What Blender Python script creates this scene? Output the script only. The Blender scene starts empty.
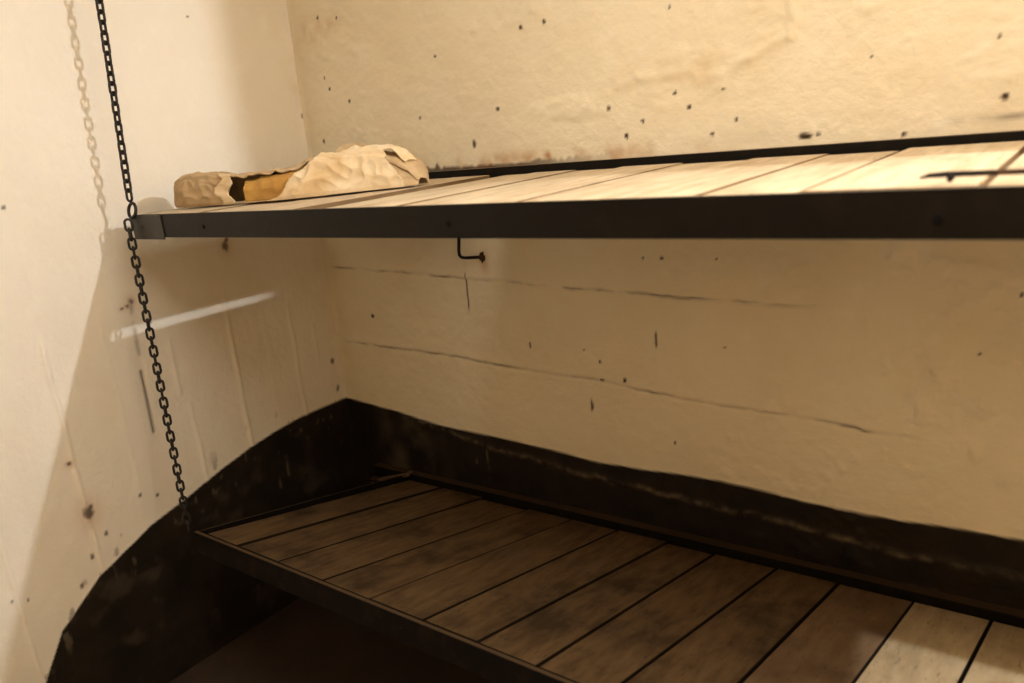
import bpy, bmesh, math, random
import numpy as np
from mathutils import Vector, Matrix

# ------------------------------------------------------------------ camera
S = bpy.context.scene
ZU = 1.44                       # height of the upper bunk's front edge above the floor
def W(x, y, z):                 # survey coordinates (z = 0 at the upper bunk) to world
    return Vector((x, y, z + ZU))

yaw, pitch, roll = -0.6719, -0.2887, -0.0885
cd = bpy.data.cameras.new('camera'); cam = bpy.data.objects.new('camera', cd)
S.collection.objects.link(cam); S.camera = cam
fwd = Vector((math.sin(yaw)*math.cos(pitch), math.cos(yaw)*math.cos(pitch), math.sin(pitch)))
r0 = Vector((math.cos(yaw), -math.sin(yaw), 0)); u0 = r0.cross(fwd)
rt = math.cos(roll)*r0 + math.sin(roll)*u0; up = -math.sin(roll)*r0 + math.cos(roll)*u0
cam.matrix_world = Matrix((
    (rt.x, up.x, -fwd.x, 2.1737), (rt.y, up.y, -fwd.y, -1.7172),
    (rt.z, up.z, -fwd.z, 0.1735 + ZU), (0, 0, 0, 1)))
cd.sensor_width = 36; cd.lens = 765.9/1024*36; cd.clip_start = 0.02
cd.dof.use_dof = True; cd.dof.focus_distance = 2.25; cd.dof.aperture_fstop = 2.8

# ------------------------------------------------------------------ world, lamps, exposure
wd = bpy.data.worlds.new('world'); S.world = wd; wd.use_nodes = True
wd.node_tree.nodes['Background'].inputs[0].default_value = (0.9, 0.7, 0.45, 1)
wd.node_tree.nodes['Background'].inputs[1].default_value = 0.0
def lamp(name, kind, loc, power, colour, **kw):
    d = bpy.data.lights.new(name, kind); d.energy = power; d.color = colour
    for k, v in kw.items(): setattr(d, k, v)
    o = bpy.data.objects.new(name, d); S.collection.objects.link(o); o.location = loc
    return o
# bare bulb near the back wall, beyond the right end of the picture
lamp('bulb_light', 'POINT', W(3.3, -0.25, 1.02), 180, (0.96, 0.98, 1.0), shadow_soft_size=0.016)
# ceiling tube along the middle of the room
kl = lamp('ceiling_tube_light', 'AREA', W(1.80, -1.15, 1.20), 30, (1.0, 0.93, 0.82), shape='RECTANGLE', size=1.4, size_y=0.9)
# added fill light deeper in the room, brightens the wall under the bunks
lamp('rear_fill_light', 'AREA', W(3.2, -2.6, 1.20), 6, (1.0, 0.89, 0.72), shape='RECTANGLE', size=1.0, size_y=0.6)
vs = S.view_settings
vs.view_transform = 'Standard'; vs.look = 'None'; vs.exposure = -0.27; vs.gamma = 1.0; vs.use_curve_mapping = False

# ------------------------------------------------------------------ helpers
RNG = random.Random(7)
def link(o, parent=None):
    S.collection.objects.link(o)
    if parent is not None: o.parent = parent
    return o
def thing(name, label, cat, loc, group=None):
    o = bpy.data.objects.new(name, None); link(o); o.location = loc; o.empty_display_size = 0.05
    o['label'] = label; o['category'] = cat
    if group: o['group'] = group
    return o
def mesh_obj(name, bm, mat, parent=None, smooth=False, label=None):
    """bm holds world coordinates; stored relative to the parent's location"""
    me = bpy.data.meshes.new(name)
    bmesh.ops.recalc_face_normals(bm, faces=bm.faces)
    off = parent_world(parent) if parent is not None else Vector()
    for v in bm.verts: v.co -= off
    bm.to_mesh(me); bm.free()
    if smooth:
        for f in me.polygons: f.use_smooth = True
    me.materials.append(mat)
    o = bpy.data.objects.new(name, me); link(o, parent)
    if label: o['label'] = label
    return o
def parent_world(p):
    v = Vector()
    while p is not None:
        v += p.location; p = p.parent
    return v
def hexa(bm, tops, bots, bevel=0.0, seg=1):
    """box from four top and four bottom corners"""
    vt = [bm.verts.new(c) for c in tops]; vb = [bm.verts.new(c) for c in bots]
    fs = [bm.faces.new(vt), bm.faces.new(vb[::-1])]
    for i in range(4):
        j = (i+1) % 4
        fs.append(bm.faces.new((vt[i], vb[i], vb[j], vt[j])))
    if bevel:
        es = set(e for f in fs for e in f.edges)
        bmesh.ops.bevel(bm, geom=list(es), offset=bevel, segments=seg, affect='EDGES', profile=0.6)
def profile_bar(bm, a, b, pts, side, upv, bevel=0.0):
    """extrude a 2-D profile (side, up) from a to b"""
    side = Vector(side).normalized(); upv = Vector(upv).normalized()
    A = [bm.verts.new(a + side*s + upv*t) for s, t in pts]
    B = [bm.verts.new(b + side*s + upv*t) for s, t in pts]
    n = len(pts); fs = [bm.faces.new(A), bm.faces.new(B[::-1])]
    for i in range(n):
        j = (i+1) % n
        fs.append(bm.faces.new((A[i], B[i], B[j], A[j])))
    if bevel:
        es = set(e for f in fs for e in f.edges)
        bmesh.ops.bevel(bm, geom=list(es), offset=bevel, segments=1, affect='EDGES')
def tube(bm, pts, rad, n=10, closed=False, cap=True):
    pts = [Vector(p) for p in pts]; m = len(pts); rings = []
    if not hasattr(rad, '__len__'): rad = [rad]*m
    ref = None
    for i, p in enumerate(pts):
        if closed: t = pts[(i+1) % m] - pts[i-1]
        else: t = pts[min(i+1, m-1)] - pts[max(i-1, 0)]
        t.normalize()
        if ref is None: ref = t.orthogonal().normalized()
        else: ref = (ref - t*ref.dot(t)).normalized()
        q = t.cross(ref)
        rings.append([bm.verts.new(p + (ref*math.cos(2*math.pi*k/n) + q*math.sin(2*math.pi*k/n))*rad[i]) for k in range(n)])
    for i in range(m if closed else m-1):
        a, b = rings[i], rings[(i+1) % m]
        for k in range(n):
            bm.faces.new((a[k], a[(k+1) % n], b[(k+1) % n], b[k]))
    if cap and not closed:
        bm.faces.new(rings[0][::-1]); bm.faces.new(rings[-1])

# numpy value noise -------------------------------------------------
def vnoise(u, v, scale, seed):
    rs = np.random.RandomState(seed); tab = rs.rand(256, 256)
    a = u/scale + 100.37; b = v/scale + 100.71
    i = np.floor(a).astype(int); j = np.floor(b).astype(int)
    f = a - i; g = b - j; f = f*f*(3-2*f); g = g*g*(3-2*g)
    T = lambda p, q: tab[p % 256, q % 256]
    return ((T(i, j)*(1-f) + T(i+1, j)*f)*(1-g) + (T(i, j+1)*(1-f) + T(i+1, j+1)*f)*g)*2 - 1
def fbm(u, v, scale, seed, octs=4, gain=0.5):
    s = 0; a = 1; t = 0
    for k in range(octs):
        s = s + a*vnoise(u, v, scale/2**k, seed+k*17); t += a; a *= gain
    return s/t
def segdist(u, v, poly):
    """distance to a polyline and position along it"""
    d = np.full(u.shape, 9.0); tt = np.zeros(u.shape); s0 = 0
    for (x0, y0), (x1, y1) in zip(poly[:-1], poly[1:]):
        L = math.hypot(x1-x0, y1-y0)
        t = np.clip(((u-x0)*(x1-x0) + (v-y0)*(y1-y0))/(L*L), 0, 1)
        q = np.hypot(u-(x0+t*(x1-x0)), v-(y0+t*(y1-y0)))
        m = q < d; d[m] = q[m]; tt[m] = (s0 + t*L)[m]; s0 += L
    return d, tt
def gauss(d, w): return np.exp(-(d/w)**2)
def sstep(a, b, x):
    t = np.clip((x-a)/(b-a), 0, 1); return t*t*(3-2*t)

# ------------------------------------------------------------------ materials
def nodes(name):
    m = bpy.data.materials.new(name); m.use_nodes = True
    nt = m.node_tree; bs = nt.nodes['Principled BSDF']
    return m, nt, bs
def N(nt, t, **kw):
    n = nt.nodes.new(t)
    for k, v in kw.items():
        if k in n.inputs.keys(): n.inputs[k].default_value = v
        else: setattr(n, k, v)
    return n
def mix(nt, fac, a, b):
    n = nt.nodes.new('ShaderNodeMix'); n.data_type = 'RGBA'
    for sock, v in ((n.inputs[0], fac), (n.inputs[6], a), (n.inputs[7], b)):
        if isinstance(v, bpy.types.NodeSocket): nt.links.new(v, sock)
        elif isinstance(v, (int, float)): sock.default_value = v
        else: sock.default_value = (*v, 1)
    return n.outputs[2]
def ramp(nt, src, a, b):
    n = nt.nodes.new('ShaderNodeMapRange'); n.clamp = True
    n.inputs[1].default_value = a; n.inputs[2].default_value = b
    nt.links.new(src, n.inputs[0]); return n.outputs[0]
def noise(nt, vec, scale, detail=4, rough=0.55):
    n = nt.nodes.new('ShaderNodeTexNoise'); n.inputs['Scale'].default_value = scale
    n.inputs['Detail'].default_value = detail; n.inputs['Roughness'].default_value = rough
    nt.links.new(vec, n.inputs['Vector']); return n.outputs['Fac']
def coords(nt, scale=(1, 1, 1), rot=(0, 0, 0)):
    c = nt.nodes.new('ShaderNodeTexCoord'); mp = nt.nodes.new('ShaderNodeMapping')
    mp.inputs['Scale'].default_value = scale; mp.inputs['Rotation'].default_value = rot
    nt.links.new(c.outputs['Object'], mp.inputs['Vector']); return mp.outputs[0]
def attr(nt, name):
    a = nt.nodes.new('ShaderNodeAttribute'); a.attribute_name = name; return a.outputs['Fac']
def bump(nt, bs, h, strength, dist):
    b = nt.nodes.new('ShaderNodeBump'); b.inputs['Strength'].default_value = strength
    b.inputs['Distance'].default_value = dist; nt.links.new(h, b.inputs['Height'])
    nt.links.new(b.outputs[0], bs.inputs['Normal'])

def wall_paint(name, c1, c2, c3):
    m, nt, bs = nodes(name); v = coords(nt)
    col = mix(nt, ramp(nt, noise(nt, v, 3.0, 5), 0.38, 0.66), c1, c2)
    col = mix(nt, ramp(nt, noise(nt, v, 14.0, 4), 0.55, 0.75), col, c3)
    col = mix(nt, attr(nt, 'tint'), col, (0.62, 0.44, 0.21))
    col = mix(nt, attr(nt, 'bead'), col, (0.90, 0.83, 0.70))
    col = mix(nt, attr(nt, 'rust'), col, (0.46, 0.20, 0.045))
    col = mix(nt, attr(nt, 'dark'), col, (0.045, 0.021, 0.010))
    blk = mix(nt, ramp(nt, noise(nt, v, 9.0, 5), 0.35, 0.75), (0.0095, 0.0072, 0.0052), (0.021, 0.015, 0.0095))
    col = mix(nt, attr(nt, 'dado'), col, blk)
    col = mix(nt, attr(nt, 'scuff'), col, (0.26, 0.20, 0.125))
    nt.links.new(col, bs.inputs['Base Color'])
    bs.inputs['Roughness'].default_value = 0.6; bs.inputs['Specular IOR Level'].default_value = 0.2
    bump(nt, bs, noise(nt, v, 45, 6, 0.6), 0.5, 0.006)
    return m
M_BACK = wall_paint('cream_wall_paint', (0.82, 0.745, 0.575), (0.785, 0.695, 0.515), (0.83, 0.76, 0.605))
M_LEFT = wall_paint('pale_wall_paint', (0.86, 0.81, 0.71), (0.83, 0.775, 0.665), (0.87, 0.825, 0.73))

def plain_paint(name, c1, c2, rough=0.7):
    m, nt, bs = nodes(name); v = coords(nt)
    nt.links.new(mix(nt, ramp(nt, noise(nt, v, 4.0, 5), 0.35, 0.65), c1, c2), bs.inputs['Base Color'])
    bs.inputs['Roughness'].default_value = rough
    bump(nt, bs, noise(nt, v, 30, 5), 0.3, 0.006); return m
M_ROOM = plain_paint('room_paint', (0.62, 0.465, 0.285), (0.55, 0.41, 0.24))
M_FLOOR = plain_paint('dusty_concrete', (0.040, 0.022, 0.012), (0.022, 0.013, 0.008), 0.9)

def iron(name, base, rust, dust, dust_amt, metal=0.0, rough=0.7, spec=0.12):
    m, nt, bs = nodes(name); v = coords(nt)
    col = mix(nt, ramp(nt, noise(nt, v, 28, 5), 0.52, 0.75), base, rust)
    g = nt.nodes.new('ShaderNodeNewGeometry'); sx = nt.nodes.new('ShaderNodeSeparateXYZ')
    nt.links.new(g.outputs['Normal'], sx.inputs[0])
    # settled dust lies on faces that point up
    du = nt.nodes.new('ShaderNodeMath'); du.operation = 'MULTIPLY'
    nt.links.new(ramp(nt, sx.outputs['Z'], 0.85, 0.97), du.inputs[0]); du.inputs[1].default_value = dust_amt
    col = mix(nt, du.outputs[0], col, dust)
    nt.links.new(col, bs.inputs['Base Color'])
    bs.inputs['Metallic'].default_value = metal; bs.inputs['Specular IOR Level'].default_value = spec; bs.inputs['Roughness'].default_value = rough
    bump(nt, bs, noise(nt, v, 120, 4), 0.25, 0.002); return m
M_RAIL = iron('black_painted_iron', (0.009, 0.0075, 0.006), (0.016, 0.011, 0.008), (0.34, 0.25, 0.15), 0.75, 0.0, 0.38, 0.13)
M_RAIL_GREY = iron('grey_iron', (0.050, 0.046, 0.040), (0.075, 0.056, 0.040), (0.30, 0.23, 0.15), 0.6, 0.0, 0.45, 0.25)
M_RAIL_LOW = iron('sooty_iron', (0.009, 0.007, 0.0055), (0.018, 0.012, 0.008), (0.07, 0.046, 0.025), 0.7, 0.0, 0.8, 0.04)
M_RAIL_DUSTY = iron('dust_topped_iron', (0.009, 0.007, 0.0055), (0.018, 0.012, 0.008), (0.095, 0.06, 0.032), 0.9, 0.0, 0.8, 0.04)
M_CHAIN = iron('dark_chain_iron', (0.020, 0.017, 0.014), (0.05, 0.03, 0.018), (0.05, 0.04, 0.03), 0.3, 0.2, 0.5, 0.3)
M_HOOK = iron('rusted_iron', (0.018, 0.014, 0.011), (0.10, 0.045, 0.02), (0.06, 0.04, 0.03), 0.2)
M_RUSTPLATE = iron('rust_crust', (0.07, 0.034, 0.016), (0.025, 0.015, 0.01), (0.1, 0.06, 0.03), 0.2, 0.05, 0.8)
M_HOLE = iron('hole_black', (0.004, 0.004, 0.004), (0.006, 0.005, 0.004), (0.01, 0.01, 0.01), 0.0, 0.0, 0.9)

def wood(name, c_light, c_mid, c_dark, stain, stain_amt):
    """boards run along y; every board shifts its own grain"""
    m, nt, bs = nodes(name)
    c = nt.nodes.new('ShaderNodeTexCoord'); oi = nt.nodes.new('ShaderNodeObjectInfo')
    ad = nt.nodes.new('ShaderNodeVectorMath'); ad.operation = 'MULTIPLY_ADD'
    cb = nt.nodes.new('ShaderNodeCombineXYZ')
    for k in range(3): nt.links.new(oi.outputs['Random'], cb.inputs[k])
    nt.links.new(cb.outputs[0], ad.inputs[0]); ad.inputs[1].default_value = (37, 53, 71)
    nt.links.new(c.outputs['Object'], ad.inputs[2])
    mp = nt.nodes.new('ShaderNodeMapping'); mp.inputs['Scale'].default_value = (1.0, 0.09, 1.0)
    nt.links.new(ad.outputs[0], mp.inputs['Vector'])
    g1 = noise(nt, mp.outputs[0], 42, 6, 0.6); g2 = noise(nt, mp.outputs[0], 140, 4, 0.6)
    blot = noise(nt, ad.outputs[0], 5.0, 5, 0.6)
    col = mix(nt, ramp(nt, g1, 0.36, 0.66), c_mid, c_light)
    col = mix(nt, ramp(nt, g2, 0.58, 0.80), col, c_dark)
    k = nt.nodes.new('ShaderNodeMath'); k.operation = 'MULTIPLY'
    nt.links.new(ramp(nt, blot, 0.50, 0.68), k.inputs[0]); k.inputs[1].default_value = stain_amt
    col = mix(nt, k.outputs[0], col, stain)
    nt.links.new(col, bs.inputs['Base Color'])
    bs.inputs['Roughness'].default_value = 0.75; bs.inputs['Specular IOR Level'].default_value = 0.1
    bump(nt, bs, g1, 0.35, 0.004)
    return m
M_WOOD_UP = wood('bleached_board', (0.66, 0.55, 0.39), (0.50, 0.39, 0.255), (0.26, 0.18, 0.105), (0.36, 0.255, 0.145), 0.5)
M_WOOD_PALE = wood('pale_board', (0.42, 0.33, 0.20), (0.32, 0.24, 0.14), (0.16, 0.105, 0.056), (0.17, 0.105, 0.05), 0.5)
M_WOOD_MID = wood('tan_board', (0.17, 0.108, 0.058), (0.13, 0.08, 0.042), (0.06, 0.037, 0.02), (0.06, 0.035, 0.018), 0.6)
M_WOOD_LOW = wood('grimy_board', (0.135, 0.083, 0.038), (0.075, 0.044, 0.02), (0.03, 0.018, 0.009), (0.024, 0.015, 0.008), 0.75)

M_EDGE = wood('black_edge_shade', (0.022, 0.014, 0.008), (0.016, 0.010, 0.006), (0.01, 0.007, 0.004), (0.01, 0.007, 0.004), 0.5)  # shade in the gaps between lower boards, put into the edge colour
M_EDGE_UP = wood('brown_edge_shade', (0.24, 0.155, 0.08), (0.16, 0.10, 0.05), (0.09, 0.055, 0.03), (0.07, 0.045, 0.025), 0.5)  # edge colour darkened to stand in for shade in the upper seams
def simple(name, c1, c2, rough, scale, bstr=0.3, trans=0.0):
    m, nt, bs = nodes(name); v = coords(nt)
    nt.links.new(mix(nt, ramp(nt, noise(nt, v, scale, 5, 0.6), 0.36, 0.68), c1, c2), bs.inputs['Base Color'])
    bs.inputs['Roughness'].default_value = rough
    bump(nt, bs, noise(nt, v, scale*4, 5), bstr, 0.004); return m
M_SACK = simple('brown_sack_paper', (0.50, 0.36, 0.20), (0.37, 0.245, 0.12), 0.85, 16)
M_FLAP = simple('pale_sack_lining', (0.74, 0.61, 0.41), (0.58, 0.41, 0.21), 0.8, 11)
M_FILL = simple('amber_stuffing', (0.56, 0.32, 0.075), (0.38, 0.19, 0.04), 0.85, 14)

# ------------------------------------------------------------------ walls
def axis(a, b, fine, c=None, coarse=0.12):
    n = max(1, int(round(abs(b-a)/fine))); r = list(np.linspace(a, b, n+1))
    if c is not None:
        k = max(1, int(round(abs(c-b)/coarse))); r += list(np.linspace(b, c, k+1)[1:])
    return np.array(r)
def wall_grid(name, us, vs_, place, height, masks, mat, label, cat='wall'):
    U, V = np.meshgrid(us, vs_)
    H = height(U, V); X, Y, Z = place(U, V, H)
    co = np.stack([X, Y, Z + ZU], -1).reshape(-1, 3).astype(np.float32)
    nu, nv = len(us), len(vs_)
    idx = np.arange(nu*nv).reshape(nv, nu)
    quads = np.stack([idx[:-1, :-1], idx[:-1, 1:], idx[1:, 1:], idx[1:, :-1]], -1).reshape(-1, 4)
    me = bpy.data.meshes.new(name)
    me.vertices.add(len(co)); me.vertices.foreach_set('co', co.ravel())
    me.loops.add(quads.size); me.loops.foreach_set('vertex_index', quads.ravel().astype(np.int32))
    me.polygons.add(len(quads))
    me.polygons.foreach_set('loop_start', np.arange(0, quads.size, 4, dtype=np.int32))
    me.polygons.foreach_set('use_smooth', np.ones(len(quads), dtype=bool))
    me.update(calc_edges=True); me.validate()
    for k, f in masks.items():
        a = me.attributes.new(k, 'FLOAT', 'POINT')
        a.data.foreach_set('value', np.clip(f(U, V), 0, 1).ravel().astype(np.float32))
    me.materials.append(mat)
    o = bpy.data.objects.new(name, me); link(o); o['kind'] = 'structure'; o['label'] = label; o['category'] = cat
    return o

# ---- back wall: u = x, v = z
SEAM1 = [(0.02, -0.287), (0.37, -0.287), (0.63, -0.292), (1.03, -0.296), (1.27, -0.296), (1.60, -0.298), (1.73, -0.292)]
SEAM2 = [(0.02, -0.561), (0.35, -0.553), (0.51, -0.551), (0.83, -0.559), (1.08, -0.556), (1.38, -0.572), (1.68, -0.568), (1.95, -0.575)]
DADO_B = ([-.1, 0.0, 0.18, 0.47, 0.80, 1.09, 1.25, 1.45, 1.66, 1.88, 2.0, 2.12, 4.6],
          [-.785, -.787, -.796, -.811, -.806, -.812, -.80, -.783, -.787, -.781, -.769, -.765, -.765])
BSEAM = [(0.30, -0.815), (0.42, -0.822), (0.72, -0.851), (1.09, -0.863), (1.40, -0.864), (1.66, -0.858), (1.89, -0.868), (2.12, -0.846), (2.6, -0.85)]
RIDGE1 = [(1.61, 0.42), (1.618, 0.346), (1.625, 0.303), (1.615, 0.28), (1.569, 0.259), (1.519, 0.241), (1.481, 0.22), (1.462, 0.194)]
RIDGE2 = [(1.451, 0.216), (1.415, 0.209), (1.392, 0.237), (1.342, 0.225), (1.265, 0.227), (1.21, 0.216)]
def dado_b(U, V):
    e = np.interp(U, *DADO_B) + 0.004*fbm(U, V*0, 0.16, 5, 3) - V
    return sstep(-0.003, 0.003, e)
def h_back(U, V):
    h = 0.0035*fbm(U, V, 0.45, 11, 2) + 0.0022*fbm(U, V, 0.10, 12, 3) + 0.0012*fbm(U, V, 0.03, 15, 2)
    rough = sstep(1.1, 1.9, U)*sstep(0.2, -0.25, V)
    h += rough*(0.0040*np.maximum(0, fbm(U, V, 0.055, 23, 3)-0.12)*3)
    # cast boards: shallow steps where the shuttering boards met
    for sm, sd, a in ((SEAM1, 31, 1.0), (SEAM2, 32, 1.0)):
        zz = np.interp(U, [p[0] for p in sm], [p[1] for p in sm]) + 0.006*fbm(U, V*0, 0.07, sd, 5, 0.65)
        on = sstep(0.0, 0.06, U-sm[0][0])*sstep(0.0, 0.12, sm[-1][0]-U)
        h += on*a*0.0040*sstep(-0.006, 0.0, V-zz)*np.exp(-np.maximum(0, V-zz)/0.05)
        h -= on*0.0045*gauss(V-zz+0.003, 0.0045)*(0.45+0.75*np.maximum(0, fbm(U, V*0, 0.10, sd+5, 2)+0.3))
    for rd, a in ((RIDGE1, 0.0075), (RIDGE2, 0.006)):
        d, _ = segdist(U, V, rd); h += a*gauss(d, 0.012)*(0.6+0.5*fbm(U, V, 0.03, 41, 2))
    up_ = sstep(0.05, 0.12, V)
    h += up_*0.0034*np.maximum(0, fbm(U*0.8, V*1.2, 0.09, 44, 4)-0.22)*3
    # blobs of plaster
    for (x, z, r, a) in ((1.928, -0.419, 0.012, 0.010), (2.013, -0.584, 0.014, 0.012), (1.938, -0.294, 0.016, 0.006), (1.482, -0.655, 0.008, 0.006),
                         (2.032, -0.276, 0.012, 0.006), (2.055, -0.355, 0.018, 0.006), (1.736, -0.336, 0.016, 0.004), (1.967, -0.323, 0.010, 0.006)):
        h += a*gauss(np.hypot(U-x, (V-z)*0.75), r)*(0.7+0.5*fbm(U, V, 0.012, 47, 2))
    d = dado_b(U, V); h += 0.0018*d
    d2, _ = segdist(U, V, BSEAM); h += 0.004*gauss(d2, 0.010)*(0.6+0.6*fbm(U, V, 0.02, 48, 2))*d
    h += np.maximum(0, 0.02-U)*0.25          # plaster fillet in the corner
    return h
BSPOTS = [(0.929, 0.383, 0.0072, 1), (1.001, 0.386, 0.006, 1.2), (0.831, 0.188, 0.0074, 1), (0.622, 0.346, 0.0042, 1), (0.238, 0.254, 0.0074, 1), (0.537, 0.183, 0.0043, 1),
    (0.328, 0.102, 0.0066, 1), (0.442, 0.098, 0.007, 1), (0.734, 0.099, 0.0059, 2), (1.177, 0.165, 0.0047, 1.5), (1.224, 0.096, 0.0056, 1.4), (1.269, 0.129, 0.0051, 1),
    (1.354, 0.186, 0.005, 1), (1.346, 0.372, 0.004, 1), (1.65, 0.074, 0.0153, 0.5), (1.677, 0.077, 0.0047, 1), (1.499, 0.117, 0.0048, 1), (1.443, 0.089, 0.0044, 1.4),
    (1.388, 0.152, 0.0049, 1), (1.472, 0.185, 0.0036, 1), (1.774, 0.221, 0.0039, 1), (2.007, 0.127, 0.0072, 1), (1.99, 0.232, 0.0035, 1), (1.842, 0.068, 0.0041, 1),
    (0.152, 0.297, 0.0062, 1), (0.135, 0.332, 0.0045, 1), (0.232, 0.499, 0.0051, 1), (0.144, 0.511, 0.0052, 1), (-0.005, 0.224, 0.0065, 1.5), (0.089, 0.138, 0.0056, 1.6),
    (0.208, -0.453, 0.0084, 1), (1.114, -0.556, 0.009, 0.55), (1.187, -0.545, 0.0055, 1.6), (1.111, -0.503, 0.005, 1), (1.284, -0.421, 0.0037, 7), (1.077, -0.637, 0.0035, 8),
    (1.061, -0.475, 0.0039, 1), (1.33, -0.703, 0.0044, 1.5), (2.005, -0.37, 0.0047, 1), (1.468, -0.421, 0.0036, 1), (2.065, -0.243, 0.0037, 1), (0.65, -0.337, 0.0035, 18),
    (1.255, -0.206, 0.0052, 1), (1.308, -0.204, 0.0046, 1), (1.449, -0.2, 0.0035, 1), (0.874, -0.481, 0.0035, 3)]
def dark_back(U, V):
    m = np.zeros(U.shape); wob = 0.35*fbm(U, V, 0.012, 61, 2)
    for x, z, r, s in BSPOTS:
        d = np.hypot((U-x), (V-z)/s)/(r*0.85); m = np.maximum(m, 1.0*sstep(1.3, 0.7, d + wob))
    for sm, sd in ((SEAM1, 31), (SEAM2, 32)):
        zz = np.interp(U, [p[0] for p in sm], [p[1] for p in sm]) + 0.006*fbm(U, V*0, 0.07, sd, 5, 0.65)
        on = sstep(0.0, 0.06, U-sm[0][0])*sstep(0.0, 0.12, sm[-1][0]-U)
        a = np.clip(0.28 + 1.2*fbm(U, V, 0.10, sd+9, 4, 0.6), 0.0, 0.75)
        m = np.maximum(m, on*a*gauss(V-zz+0.003, 0.0035))
    # soot and rust combed up from the rear rail
    zr = 0.0155 + 0.0257*(U-0.112) + 0.004
    tooth = 0.012 + 0.016*fbm(U, V*0, 0.012, 66, 2)
    on = sstep(0.42, 0.50, U)*sstep(1.25, 0.85, U)
    m = np.maximum(m, on*0.85*sstep(0.004, -0.004, V-zr-np.maximum(0, tooth)*(0.6+0.6*vnoise(U, U*0, 0.15, 67)))*sstep(-0.03, -0.02, V-zr))
    m = np.maximum(m, 0.6*gauss((V-zr-0.022)/0.006, 1)*sstep(1.88, 1.95, U)*np.clip(fbm(U, V, 0.04, 68, 2)+0.5, 0, 1))
    return m*(1-0.7*dado_b(U, V))
def rust_back(U, V):
    zr = 0.0155 + 0.0257*(U-0.112) + 0.004
    m = sstep(0.05, 0.0, V-zr)*np.clip(fbm(U, V, 0.05, 71, 3)*1.2+0.05, 0, 0.7)*sstep(0.0, 0.01, V-zr+0.02)*sstep(1.6, 1.0, U)
    m = np.maximum(m, 0.9*gauss(np.hypot(U-0.985, V-0.058), 0.011))
    m = np.maximum(m, 0.5*gauss(np.hypot(U-0.73, (V+0.24)/1.8), 0.018))
    m = np.maximum(m, 0.35*gauss(np.hypot((U-0.13), (V-0.485)*4), 0.13)*np.clip(fbm(U, V, .03, 72, 2)+.5, 0, 1))
    return m*(1-dado_b(U, V))
def tint_back(U, V):
    d, _ = segdist(U, V, [(1.56, 0.45), (1.573, 0.353), (1.577, 0.294), (1.519, 0.257), (1.451, 0.227)])
    m = 0.35*gauss(d, 0.055)*np.clip(0.6+fbm(U, V, 0.08, 81, 3), 0, 1)
    d, _ = segdist(U, V, [(1.42, 0.22), (1.30, 0.235), (1.18, 0.21)])
    m += 0.28*gauss(d, 0.03)*np.clip(0.5+fbm(U, V, 0.05, 82, 3), 0, 1)
    m += 0.20*sstep(0.15, 0.02, np.abs(V-0.05))*np.clip(fbm(U, V, 0.12, 83, 3)+0.3, 0, 1)
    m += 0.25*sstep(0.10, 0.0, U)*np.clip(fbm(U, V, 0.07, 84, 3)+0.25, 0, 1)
    return m
def scuff_back(U, V):
    d, _ = segdist(U, V + 0.010*fbm(U, V*0, 0.05, 96, 4, 0.6), BSEAM); n = fbm(U, V, 0.03, 91, 3); n2 = fbm(U, V*0, 0.22, 92, 3)
    m = gauss(d, 0.008)*np.clip(0.14+0.5*fbm(U, V, 0.018, 95, 3)+0.25*n2, 0, 0.5)
    d, _ = segdist(U, V, [(1.62, -0.972), (1.70, -0.965), (1.80, -0.958), (1.97, -0.943)])
    m = np.maximum(m, gauss(d, 0.009)*np.clip(0.15+0.9*n, 0, 0.6))
    for x, z0, z1 in ((0.517, -0.785, -0.83), (0.667, -0.865, -0.965), (0.618, -0.89, -0.92)):
        m = np.maximum(m, 0.45*gauss(U-x+0.003*n, 0.0035)*sstep(z1-.006, z1, V)*sstep(z0+.006, z0, V)*np.clip(.5+n*1.4, 0, 1))
    brown = sstep(0.12, 0.22, U)*sstep(0.55, 0.38, U)
    m = np.maximum(m, brown*np.clip(0.05+0.22*fbm(U, V, 0.07, 94, 4), 0, 0.22))
    return m*dado_b(U, V)
XR, YF, ZC = 4.4, -3.1, 1.25           # the room beyond the picture
us = axis(0.0, 2.30, 0.005, XR)
vs1 = axis(-1.44, -1.30, 0.05, None); vs2 = axis(-1.30, 0.66, 0.005, ZC)
wall_back = wall_grid('wall_back', us, np.concatenate([vs1[:-1], vs2]), lambda U, V, H: (U, -H, V), h_back,
    dict(dado=dado_b, dark=dark_back, rust=rust_back, tint=tint_back, scuff=scuff_back), M_BACK,
    'rough cream painted wall behind both bunks with a black painted base')

# ---- left wall: u = y, v = z
DADO_L = ([-3.2, -1.45, -1.30, -1.20, -1.169, -1.0945, -0.966, -0.80, -0.641, -0.427, -0.217, 0.0],
          [-1.60, -1.60, -1.45, -1.27, -1.212, -1.09, -0.989, -0.915, -0.871, -0.812, -0.789, -0.785])
DRIPS = [(-1.173, -0.70, -1.20, .8), (-0.956, -0.30, -0.97, 1.0), (-0.62, -0.42, -0.55, .6), (-0.595, -0.62, -0.86, .6), (-0.419, -0.33, -0.80, 0.9), (-0.190, -0.42, -0.80, .7), (-0.10, -0.5, -0.7, .4), (-0.80, -0.3, -0.8, .25)]
def dado_l(U, V):
    e = np.interp(U, *DADO_L) + 0.006*fbm(U, V, 0.14, 105, 3) - V
    return sstep(-0.003, 0.003, e)
def drip_l(U, V):
    m = np.zeros(U.shape)
    for y, z0, z1, a in DRIPS:
        c = y + 0.004*fbm(V, V*0, 0.12, int(abs(y)*1000), 2)
        m = np.maximum(m, a*gauss(U-c, 0.0055)*sstep(z0+0.05, z0, V)*sstep(z1-0.02, z1, V)*np.clip(0.75+0.5*fbm(U*0, V, .05, 7, 2), .2, 1))
    return m
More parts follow.
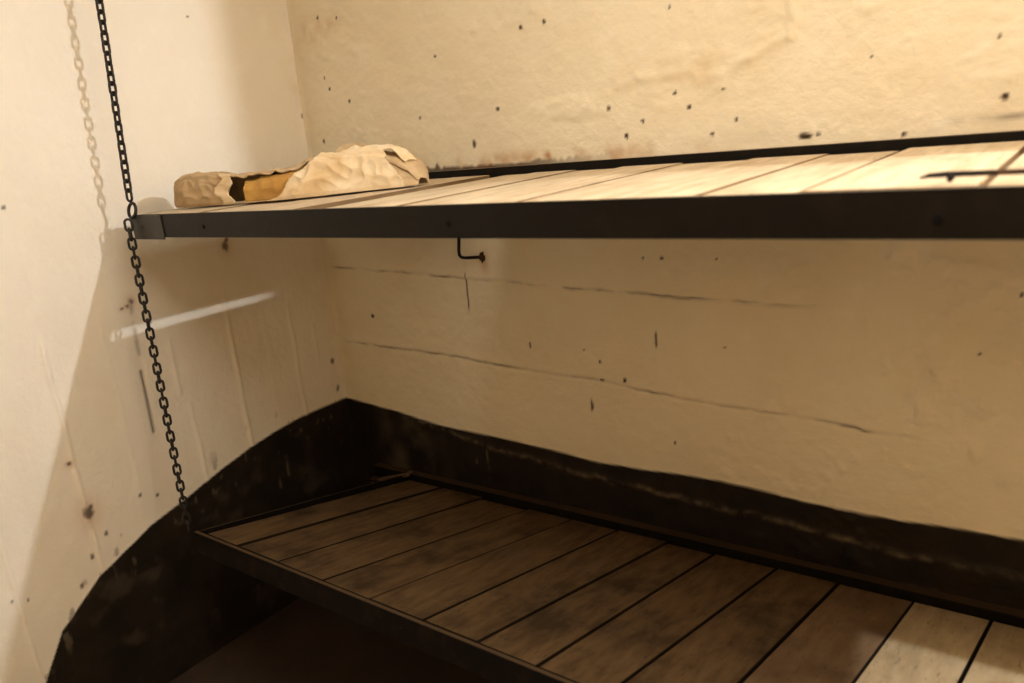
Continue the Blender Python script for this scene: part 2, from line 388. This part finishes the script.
def h_left(U, V):
    h = 0.0035*fbm(U, V*0.5, 0.5, 111, 2) + 0.0012*fbm(U, V*0.4, 0.08, 112, 3) + 0.0004*fbm(U, V, 0.03, 115, 2)
    h += 0.0085*drip_l(U, V) + 0.0015*dado_l(U, V)
    # board-marked concrete: faint upright steps
    for y in (-1.30, -1.17, -0.95, -0.82, -0.705, -0.595, -0.42, -0.30, -0.19):
        h += 0.0010*sstep(-0.004, 0.004, U-y-0.004*fbm(V, V*0, 0.2, int(-y*500), 2))*np.exp(-np.maximum(0, U-y)/0.04)
    d, _ = segdist(U, V, [(-0.7195, -0.45), (-0.724, -0.64)]); h -= 0.004*gauss(d, 0.004)
    h += np.maximum(0, 0.02+U)*0.25
    return h
LSPOTS = [(-0.953, -0.796, 0.0179, 1.5), (-0.944, -0.781, 0.0098, 1), (-0.967, -0.639, 0.0076, 1), (-0.377, -0.147, 0.0134, 1.4), (-0.37, -0.129, 0.0067, 1.6), (-0.702, -0.245, 0.0083, 1.3),
    (-0.716, -0.256, 0.0063, 1), (-0.731, -0.261, 0.0063, 0.6), (-0.922, -0.876, 0.0066, 1.4), (-0.884, -0.902, 0.0054, 1), (-1.017, -0.994, 0.0067, 1.6), (-0.806, -0.81, 0.0067, 1),
    (-0.758, -0.832, 0.0067, 1), (-0.037, -0.633, 0.0097, 1.6), (-0.004, 0.224, 0.0065, 1.5), (-0.357, 0.519, 0.0041, 1), (-0.958, 0.056, 0.0072, 1), (-1.185, -0.94, 0.0052, 1),
    (-1.15, -0.958, 0.0053, 1), (-0.662, -0.318, 0.0042, 1), (-0.034, -0.738, 0.0076, 2), (-0.973, -0.923, 0.006, 2)]
def dark_left(U, V):
    m = np.zeros(U.shape); wob = 0.45*fbm(U, V, 0.012, 161, 2)
    for y, z, r, s in LSPOTS:
        d = np.hypot(U-y, (V-z)/s)/(r*0.85); m = np.maximum(m, 0.8*sstep(1.25, 0.5, d + wob))
    d, _ = segdist(U, V, [(-0.7195, -0.45), (-0.724, -0.64)]); m = np.maximum(m, 0.85*gauss(d, 0.0042))
    d, _ = segdist(U, V, [(-0.705, -0.24), (-0.715, -0.40)]); m = np.maximum(m, 0.45*gauss(d, 0.006)*np.clip(.6+fbm(U, V, .02, 163, 2), 0, 1))
    near = sstep(0.10, 0.0, V-np.interp(U, *DADO_L))
    m = np.maximum(m, near*0.5*sstep(0.50, 0.62, fbm(U, V*0.6, 0.025, 164, 2)))
    return m*(1-dado_l(U, V))
def rust_left(U, V):
    m = np.zeros(U.shape)
    for y, z, r, s in LSPOTS[:8]:
        d = np.hypot(U-y, (V-z)/s)/(r*1.9); m = np.maximum(m, 0.35*gauss(d, 1))
    return m*(1-dado_l(U, V))
def tint_left(U, V):
    m = 0.16*np.clip(fbm(U, V*0.25, 0.10, 181, 4)+0.1, 0, 1)*sstep(0.1, -0.4, V)
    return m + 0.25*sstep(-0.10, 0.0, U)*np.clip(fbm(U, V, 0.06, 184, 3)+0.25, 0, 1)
def scuff_left(U, V):
    n = fbm(U, V*0.5, 0.02, 191, 3)
    near = sstep(-0.16, 0.0, V-np.interp(U, *DADO_L))
    m = near*0.35*sstep(0.38, 0.60, n)
    for y, z0, z1 in ((-0.419, -0.80, -0.86), (-0.30, -0.90, -0.97), (-0.34, -0.95, -1.0)):
        m = np.maximum(m, 0.4*gauss(U-y+0.004*n, 0.004)*sstep(z1-.01, z1, V)*sstep(z0+.01, z0, V)*np.clip(.4+n*1.5, 0, 1))
    m = np.maximum(m, 0.10*sstep(0.25, 0.6, fbm(U, V, 0.09, 193, 4)))
    return m*dado_l(U, V)
us_l = axis(0.0, -1.50, 0.005, YF)[::-1]
wall_left = wall_grid('wall_left', us_l, np.concatenate([vs1[:-1], vs2]), lambda U, V, H: (H, U, V), h_left,
    dict(dado=dado_l, dark=dark_left, rust=rust_left, tint=tint_left, scuff=scuff_left, bead=lambda U, V: 0.8*drip_l(U, V)*(1-dado_l(U, V))), M_LEFT,
    'pale painted end wall with upright drips and a curving black painted base')

def slab(name, x0, x1, y0, y1, z0, z1, mat, label):
    bm = bmesh.new()
    hexa(bm, [W(x0, y0, z1), W(x1, y0, z1), W(x1, y1, z1), W(x0, y1, z1)], [W(x0, y0, z0), W(x1, y0, z0), W(x1, y1, z0), W(x0, y1, z0)])
    o = mesh_obj(name, bm, mat); o['kind'] = 'structure'; o['label'] = label; o['category'] = name.split('_')[0]; return o
slab('floor', -0.1, XR+.1, YF-.1, 0.1, -1.54, -1.44, M_FLOOR, 'dark brown concrete floor under the lower bunk')
slab('ceiling', -0.1, XR+.1, YF-.1, 0.1, ZC, ZC+.1, M_ROOM, 'cream painted concrete ceiling of the small room')
slab('wall_right', XR, XR+.1, YF, 0.0, -1.44, ZC, M_ROOM, 'cream painted wall at the far right end of the room')
slab('trim_1', 2.60, 2.76, -0.252, 0.02, -1.44, ZC, M_ROOM, 'cream concrete pier at the right end of the bunks')
slab('wall_front', 0.0, XR, YF-.1, YF, -1.44, ZC, M_ROOM, 'cream painted wall facing the bunks')

# ------------------------------------------------------------------ upper bunk
X_END = 2.58
def UF(x, d=0.0, dz=0.0):       # point on the upper bunk's front edge, d metres towards the wall
    return W(x, -0.70 - 0.0052*(x-0.112) + d, 0.0257*(x-0.112) + dz)
ub = thing('folding_bunk', 'upper plank bunk with a black iron rail, hung from the chain', 'bunk', W(0.112, -0.70, -0.06))
H = 0.060
bm = bmesh.new()
profile_bar(bm, UF(0.112), UF(X_END), [(0, 0), (0.007, 0), (0.007, -H+0.006), (0.038, -H+0.006), (0.038, -H), (0, -H)], (0, 1, 0), (0, 0, 1), 0.0012)
fr = mesh_obj('front_rail', bm, M_RAIL, ub)
bm = bmesh.new()    # splice plate, greyer than the rail, wrapped on its left end
profile_bar(bm, UF(0.108, -0.0035), UF(0.262, -0.0035), [(0, -0.002), (0.0034, -0.002), (0.0034, -H-0.005), (0, -H-0.005)], (0, 1, 0), (0, 0, 1), 0.001)
mesh_obj('corner_plate', bm, M_RAIL_GREY, fr, label='grey iron plate at the left end')
def disc(bm, c, r, depth, axis_v, n=14):
    a = Vector(axis_v).normalized(); s = a.orthogonal().normalized(); t = a.cross(s)
    A = [bm.verts.new(c + (s*math.cos(2*math.pi*k/n)+t*math.sin(2*math.pi*k/n))*r) for k in range(n)]
    B = [bm.verts.new(c + a*depth + (s*math.cos(2*math.pi*k/n)+t*math.sin(2*math.pi*k/n))*r*0.8) for k in range(n)]
    bm.faces.new(A); bm.faces.new(B[::-1])
    for k in range(n): bm.faces.new((A[k], A[(k+1) % n], B[(k+1) % n], B[k]))
for x, dz, r in ((0.452, -0.034, 0.0055), (0.16, -0.03, 0.007), (2.02, -0.036, 0.007), (1.25, -0.034, 0.0055)):
    bm = bmesh.new(); disc(bm, UF(x, 0.0 if x > .3 else -0.0035, dz), r, 0.0018, (0, -1, 0))
    mesh_obj('rivet', bm, M_HOLE if x != 0.16 else M_RAIL_GREY, fr)
bm = bmesh.new()
profile_bar(bm, UF(0.114, 0.012, -0.002), W(0.114, -0.022, -0.002), [(0, 0), (0.006, 0), (0.006, -0.05), (0, -0.05)], (1, 0, 0), (0, 0, 1), 0.001)
mesh_obj('end_rail', bm, M_RAIL, ub)
def UR(x, y=-0.020, dz=0.0): return W(x, y, 0.0155 + 0.0257*(x-0.112) + dz)
bm = bmesh.new()
profile_bar(bm, UR(0.112), UR(X_END), [(0, 0), (0.026, 0), (0.026, -0.075), (0.0, -0.075), (0.0, -0.049), (-0.055, -0.049), (-0.055, -0.043), (0, -0.043)], (0, 1, 0), (0, 0, 1), 0.001)
mesh_obj('rear_rail', bm, M_RAIL, ub)
def board(parent, A, B, C, D, th, mat, edge):
    """plank with top corners A B (front) C D (rear); slightly cupped, rounded edges"""
    bm = bmesh.new(); dn = Vector((0, 0, -th))
    hexa(bm, [A, B, C, D], [A+dn, B+dn, C+dn, D+dn], 0.0010)
    o = mesh_obj('plank', bm, mat, parent); o.data.materials.append(edge)
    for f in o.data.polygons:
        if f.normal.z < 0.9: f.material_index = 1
    return o
# seams: front x, rear x, gap, rear shortfall, height
US = [0.125, 0.268, 0.412, 0.553, 0.680, 0.825, 0.975, 1.105, 1.236, 1.395, 1.555, 1.714, 1.856, 2.06, 2.18, 2.31, 2.44, X_END-.005]
UG = [.003, .0015, .0015, .0015, .0015, .078, .001, .0015, .0035, .0008, .001, .003, .012, .005, .002, .002, .002, .003]
UL = [.040, .042, .045, .040, .044, .040, .046, .052, .040, .058, .046, .050, .040, .075, .05, .05, .05]
UZ = [-.001, 0, -.002, -.001, 0, -.003, 0, -.002, 0.0005, -.001, 0.001, -.0015, .002, -.001, 0, -.001, 0]
for i in range(len(US)-1):
    a, b = US[i]+UG[i]/2, US[i+1]-UG[i+1]/2
    sk = 0.003*math.sin(i*2.1)
    ln = 0.70 - UL[i]; z = UZ[i]-0.001
    board(ub, UF(a, .0085, z), UF(b, .0085, z), UF(b+(.034 if i == 4 else sk), ln, z-.001), UF(a+(.010 if i == 5 else sk), ln, z-.001), 0.012 if i in (4, 5) else 0.022, M_WOOD_UP, M_EDGE_UP)
# iron eye at the corner that the chain passes through
bm = bmesh.new(); c = UF(0.128, -0.004, 0.012)
tube(bm, [c + Vector((math.cos(t), 0.25*math.sin(t), math.sin(t)))*0.019 for t in [2*math.pi*k/18 for k in range(18)]], 0.0042, 8, closed=True)
mesh_obj('chain_eye', bm, M_CHAIN, ub, True)

# ------------------------------------------------------------------ lower bunk
Pf = Vector((0.1887, -0.766, -0.9007)); Qr = Vector((0.3162, -0.035, -1.0335))
def LF(x, dy=0.0, dz=0.0): return W(x, Pf.y - 0.0111*(x-Pf.x) + dy, Pf.z + 0.0531*(x-Pf.x) + dz)
def LR(x, dy=0.0, dz=0.0): return W(x, Qr.y + dy, Qr.z + 0.0485*(x-Qr.x) + dz)
lb = thing('folding_bunk', 'lower plank bunk tipped towards the wall, boards dark with grime', 'bunk', LF(Pf.x, 0, -0.06))
L_END = 2.58
nrm = (LF(1)-LF(0)).cross(LR(0.4)-LF(0.3)).normalized(); inn = (LR(0.4)-LF(0.3)).normalized()
bm = bmesh.new()
profile_bar(bm, LF(0.186), LF(L_END), [(0, 0.001), (0.014, 0.001), (0.014, -0.052), (0.04, -0.052), (0.04, -0.058), (0, -0.058)], inn, nrm, 0.0015)
lfr = mesh_obj('front_rail', bm, M_RAIL_DUSTY, lb)
for x in (0.62, 1.05):
    bm = bmesh.new(); disc(bm, LF(x)-nrm*0.03, 0.006, 0.002, -inn); mesh_obj('rivet', bm, M_RAIL_LOW, lfr)
bm = bmesh.new()
profile_bar(bm, LR(0.13, 0.006, 0.0), LR(L_END, 0.006, 0.0), [(0, 0.017), (0.034, 0.017), (0.034, -0.03), (-0.034, -0.03), (-0.034, -0.024), (0, -0.024)], (0, 1, 0), (0, 0, 1), 0.001)
mesh_obj('rear_rail', bm, M_RAIL_LOW, lb)
bm = bmesh.new()
profile_bar(bm, LF(0.196, 0.012, 0.001), LR(0.286, -0.004, 0.012), [(0, 0), (0.007, 0), (0.007, -0.045), (0.024, -0.045), (0.024, -0.050), (0, -0.05)], (1, 0, 0), nrm, 0.001)
mesh_obj('end_rail', bm, M_RAIL_LOW, lb)
LSX = [(.236, .322), (.394, .477), (.575, .662), (.760, .845), (.929, 1.008), (1.103, 1.164), (1.257, 1.320), (1.407, 1.454), (1.563, 1.618), (1.729, 1.765), (1.885, 1.926), (2.030, 2.076), (2.19, 2.23), (2.34, 2.38), (2.46, 2.49), (2.575, 2.578)]
LG = [.004, .020, .0025, .006, .005, .008, .006, .008, .008, .007, .004, .006, .005, .005, .005, .004]
LE = [.004, .004, .014, .004, .006, .003, .008, .004, .004, .006, .003, .005, .004, .004, .004]
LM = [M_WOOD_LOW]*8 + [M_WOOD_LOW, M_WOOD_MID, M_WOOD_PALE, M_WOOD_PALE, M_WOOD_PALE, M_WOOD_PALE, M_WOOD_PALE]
for i in range(len(LSX)-1):
    (fa, ra), (fb, rb) = LSX[i], LSX[i+1]
    g0, g1 = LG[i]/2, LG[i+1]/2; z = -0.0005 + 0.0012*math.sin(i*1.7)
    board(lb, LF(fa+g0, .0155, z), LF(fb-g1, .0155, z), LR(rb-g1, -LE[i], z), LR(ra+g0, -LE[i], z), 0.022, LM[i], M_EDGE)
# stub of the frame that runs past the bunk into the corner
bm = bmesh.new()
profile_bar(bm, W(0.135, -0.055, -1.075), W(0.318, -0.040, -1.010), [(0, 0), (0.026, 0), (0.026, -0.012), (0, -0.012)], (0, 1, 0), (0, 0, 1), 0.001)
mesh_obj('wooden_wedge', bm, M_WOOD_MID, lb)

# ------------------------------------------------------------------ chains
def link_mesh(pitch, width, wire):
    bm = bmesh.new(); half = pitch/2 + wire*0.5 - width/2 + wire/2; r = width/2 - wire/2
    pts = []
    for k in range(9):
        t = math.pi*k/8; pts.append((r*math.cos(t), 0, half + r*math.sin(t)))
    for k in range(9):
        t = math.pi + math.pi*k/8; pts.append((r*math.cos(t), 0, -half + r*math.sin(t)))
    tube(bm, pts, wire/2, 8, closed=True)
    bmesh.ops.recalc_face_normals(bm, faces=bm.faces)
    me = bpy.data.meshes.new('link'); bm.to_mesh(me); bm.free()
    for f in me.polygons: f.use_smooth = True
    me.materials.append(M_CHAIN); return me
PITCH = 0.0245
LINK = link_mesh(PITCH, 0.0235, 0.0068)
def chain(label, a, b, ang, jitter, sag=0.0):
    t = thing('hanging_chain', label, 'chain', a, 'chains that carry the bunks')
    d = b - a; n = int(d.length/PITCH + 0.5); dirv = d.normalized()
    xv = Vector((math.cos(ang), math.sin(ang), 0)); xv = (xv - dirv*xv.dot(dirv)).normalized(); yv = dirv.cross(xv)
    q = Matrix((xv, yv, dirv)).transposed().to_quaternion()
    for k in range(n):
        o = bpy.data.objects.new('link', LINK); link(o, t)
        s = (k+0.5)/n
        o.location = d*s + Vector((0, -sag*math.sin(math.pi*s), 0))
        o.rotation_mode = 'QUATERNION'
        from mathutils import Quaternion
        o.rotation_quaternion = q @ Quaternion((0, 0, 1), (math.pi/2)*(k % 2) + RNG.uniform(-jitter, jitter))
    return t
cup = chain('black iron chain running up from the upper bunk corner', UF(0.128, -0.004, 0.040), W(0.135, -0.622, ZC-.02), math.radians(18.4), 0.15)
clow = chain('black iron chain stretched between upper and lower bunk corners', UF(0.124, -0.020, -0.012), LF(0.186, -0.010, 0.012), math.radians(63.4), 0.2)

# ------------------------------------------------------------------ iron hook in the back wall
hk = thing('wall_hook', 'bent black iron hook in the wall under the upper bunk', 'hook', W(0.72, -0.004, -0.228))
bm = bmesh.new()
tube(bm, [W(0.676, -0.030, -0.09), W(0.669, -0.030, -0.15), W(0.661, -0.030, -0.204), W(0.661, -0.0295, -0.217), W(0.667, -0.027, -0.224), W(0.678, -0.022, -0.226), W(0.722, 0.0, -0.226)], 0.0048, 10)
mesh_obj('rod', bm, M_HOOK, hk, True)
bm = bmesh.new()
ring = []
for k in range(16):
    t = 2*math.pi*k/16; r = 0.013*(1+0.28*math.sin(k*2.7)+0.15*math.cos(k*4.1))
    ring.append((0.725 + 0.8*r*math.cos(t), -0.226 + 1.15*r*math.sin(t)))
A = [bm.verts.new(W(x, 0.004, z)) for x, z in ring]; B = [bm.verts.new(W(.725+(x-.725)*.8, -0.007-0.002*math.sin(k), -.226+(z+.226)*.8)) for k, (x, z) in enumerate(ring)]
bm.faces.new(B[::-1]); bm.faces.new(A)
for k in range(16): bm.faces.new((A[k], B[k], B[(k+1) % 16], A[(k+1) % 16]))
mesh_obj('rust_scab', bm, M_RUSTPLATE, hk, label='flaking rust around the hook')

# ------------------------------------------------------------------ iron rod lying on the upper bunk
rd = thing('iron_rod', 'thin black iron rod with a short stub lying on upper bunk', 'rod', UF(2.02, .035, .0))
bm = bmesh.new()
tube(bm, [UF(1.992, .036, .0085), UF(2.002, .036, .0110), UF(2.02, .036, .0118), UF(2.08, .038, .0112), UF(2.30, .05, .0105)], [.0012, .0030, .0036, .0034, .0034], 8)
mesh_obj('shaft', bm, M_HOOK, rd, True)
bm = bmesh.new(); tube(bm, [UF(2.026, .036, .0110), UF(2.0255, .034, .0075), UF(2.025, .031, .0046)], [.0046, .0042, .0030], 8)
mesh_obj('stub', bm, M_HOOK, rd, True)

# ------------------------------------------------------------------ torn paper sack on the upper bunk
from mathutils import noise as mn
sk_o = thing('paper_sack', 'crumpled torn brown paper sack lying on upper bunk', 'sack', UF(0.45, 0.22, 0.0))
#        x     y front  height  depth
SK = [(0.165, -0.600, 0.066, 0.10), (0.185, -0.606, 0.080, 0.11), (0.25, -0.600, 0.084, 0.12), (0.32, -0.588, 0.078, 0.12), (0.42, -0.558, 0.070, 0.12), (0.50, -0.530, 0.074, 0.13), (0.56, -0.49, 0.088, 0.14),
      (0.61, -0.45, 0.100, 0.14), (0.66, -0.41, 0.098, 0.13), (0.71, -0.37, 0.094, 0.11), (0.75, -0.345, 0.082, 0.09), (0.78, -0.32, 0.055, 0.07), (0.795, -0.305, 0.022, 0.04)]
def sk_at(x):
    xs = [a[0] for a in SK]; g = lambda k: float(np.interp(x, xs, [a[k] for a in SK]))
    return g(1), g(2), g(3)
def crumple(p, amp, seed):
    q = Vector((p.x*11+seed, p.y*11, p.z*14)); q2 = Vector((p.x*26, p.y*26+seed, p.z*30))
    r1 = 0.5-abs(mn.noise(q)); r2 = 0.5-abs(mn.noise(q2))
    return amp*(r1*1.2 + r2*0.55 - 0.5)
def sk_point(x, s, inset=0.0, amp=0.016, seed=0.0):
    """s: 0 front foot, ~0.36 front shoulder, ~0.7 rear shoulder, 1 rear foot"""
    yf, h, d = sk_at(x); h -= inset
    prof = [(0, 0.0, 0.0), (0.06, -0.03, 0.10), (0.20, -0.02, 0.55), (0.34, 0.05, 0.93), (0.42, 0.17, 1.0), (0.58, 0.5, 1.0), (0.72, 0.82, 0.90), (0.85, 0.97, 0.5), (1.0, 1.0, 0.0)]
    a = float(np.interp(s, [q[0] for q in prof], [q[1] for q in prof])); b = float(np.interp(s, [q[0] for q in prof], [q[2] for q in prof]))
    d2 = d - 2*inset
    dirx, diry = 0.30, 0.95                       # depth runs back and a little to the right
    base = UF(x, 0, 0)
    p = Vector((x + dirx*(a*d2+inset)*0.35, yf + diry*(a*d2+inset), base.z + 0.003 + b*h))
    n = Vector((0, -1 if s < .3 else (0.0 if s < .75 else 1), 0.25 if s < .3 else 1.0)).normalized()
    k = crumple(p, amp, seed)*min(1, b*3)
    p += n*k
    p.z = max(p.z, base.z + 0.0035)
    return p
def sheet(name, xs, ss, keep, mat, parent, thick, inset=0.0, amp=0.016, seed=0.0, label=None):
    bm = bmesh.new(); g = [[bm.verts.new(sk_point(x, s, inset, amp, seed)) for s in ss] for x in xs]
    for i in range(len(xs)-1):
        for j in range(len(ss)-1):
            if keep((xs[i]+xs[i+1])/2, (ss[j]+ss[j+1])/2):
                bm.faces.new((g[i][j], g[i+1][j], g[i+1][j+1], g[i][j+1]))
    bmesh.ops.delete(bm, geom=[v for v in bm.verts if not v.link_faces], context='VERTS')
    o = mesh_obj(name, bm, mat, parent, False, label)
    md = o.modifiers.new('paper thickness', 'SOLIDIFY'); md.thickness = thick; md.offset = -1
    return o
def lr(s): return 0.492 + 0.34*s + 0.010*math.sin(s*23)       # slanting right edge of the tear
def ll(s): return 0.385 + 0.008*math.sin(s*31)
XS = list(np.linspace(0.165, 0.795, 160)); SS = list(np.linspace(0, 1, 84))
body = sheet('sack_body', XS, SS, lambda x, s: not (ll(s) < x < lr(s)+0.03 and 0.015 < s < 0.335), M_SACK, sk_o, 0.003)
# closed ends of the sack
for xe, nm in ((0.165, 'sack_end'), ):
    bm = bmesh.new(); ring = [sk_point(xe, s) for s in SS]; c = sum(ring, Vector())/len(ring) + Vector((-0.012, 0.01, 0))
    vc = bm.verts.new(c); vr = [bm.verts.new(p) for p in ring]
    for k in range(len(vr)-1): bm.faces.new((vr[k], vr[k+1], vc))
    mesh_obj(nm, bm, M_SACK, sk_o)
sheet('torn_flap', list(np.linspace(0.48, 0.775, 110)), list(np.linspace(0.0, 0.62, 72)), lambda x, s: x > lr(s) and not (x > 0.735 and 0.10 < s < 0.40 and s > 0.36-(x-0.735)*6), M_FLAP, sk_o, 0.003, -0.009, 0.020, 3.0, 'pale folded paper flap')
sheet('torn_lip', list(np.linspace(0.345, 0.400, 24)), list(np.linspace(0.0, 0.40, 52)), lambda x, s: 0.355+0.012*math.sin(s*27) < x < ll(s)+0.006, M_FLAP, sk_o, 0.003, -0.005, 0.010, 0.0, 'pale torn paper edge')
sheet('stuffing', list(np.linspace(0.415, 0.70, 40)), list(np.linspace(0.0, 0.9, 34)), lambda x, s: True, M_FILL, sk_o, 0.010, 0.012, 0.012, 9.0, 'amber yellow stuffing showing through the tear')
# peak of paper standing up behind the fold
bm = bmesh.new()
b0 = [sk_point(x, 0.55) for x in (0.585, 0.61, 0.64, 0.67)]
t0 = [p + Vector((0.004*k, 0.01, h)) for k, (p, h) in enumerate(zip(b0, (0.002, 0.020, 0.023, 0.004)))]
b1 = [p + Vector((0.0, 0.045, -0.012)) for p in b0]
B0 = [bm.verts.new(p-Vector((0, 0.01, 0.01))) for p in b0]; T0 = [bm.verts.new(p) for p in t0]; B1 = [bm.verts.new(p) for p in b1]
for k in range(3):
    bm.faces.new((B0[k], B0[k+1], T0[k+1], T0[k])); bm.faces.new((T0[k], T0[k+1], B1[k+1], B1[k]))
bm.faces.new((B0[0], T0[0], B1[0])); bm.faces.new((B0[3], B1[3], T0[3]))
mesh_obj('paper_peak', bm, M_SACK, sk_o)
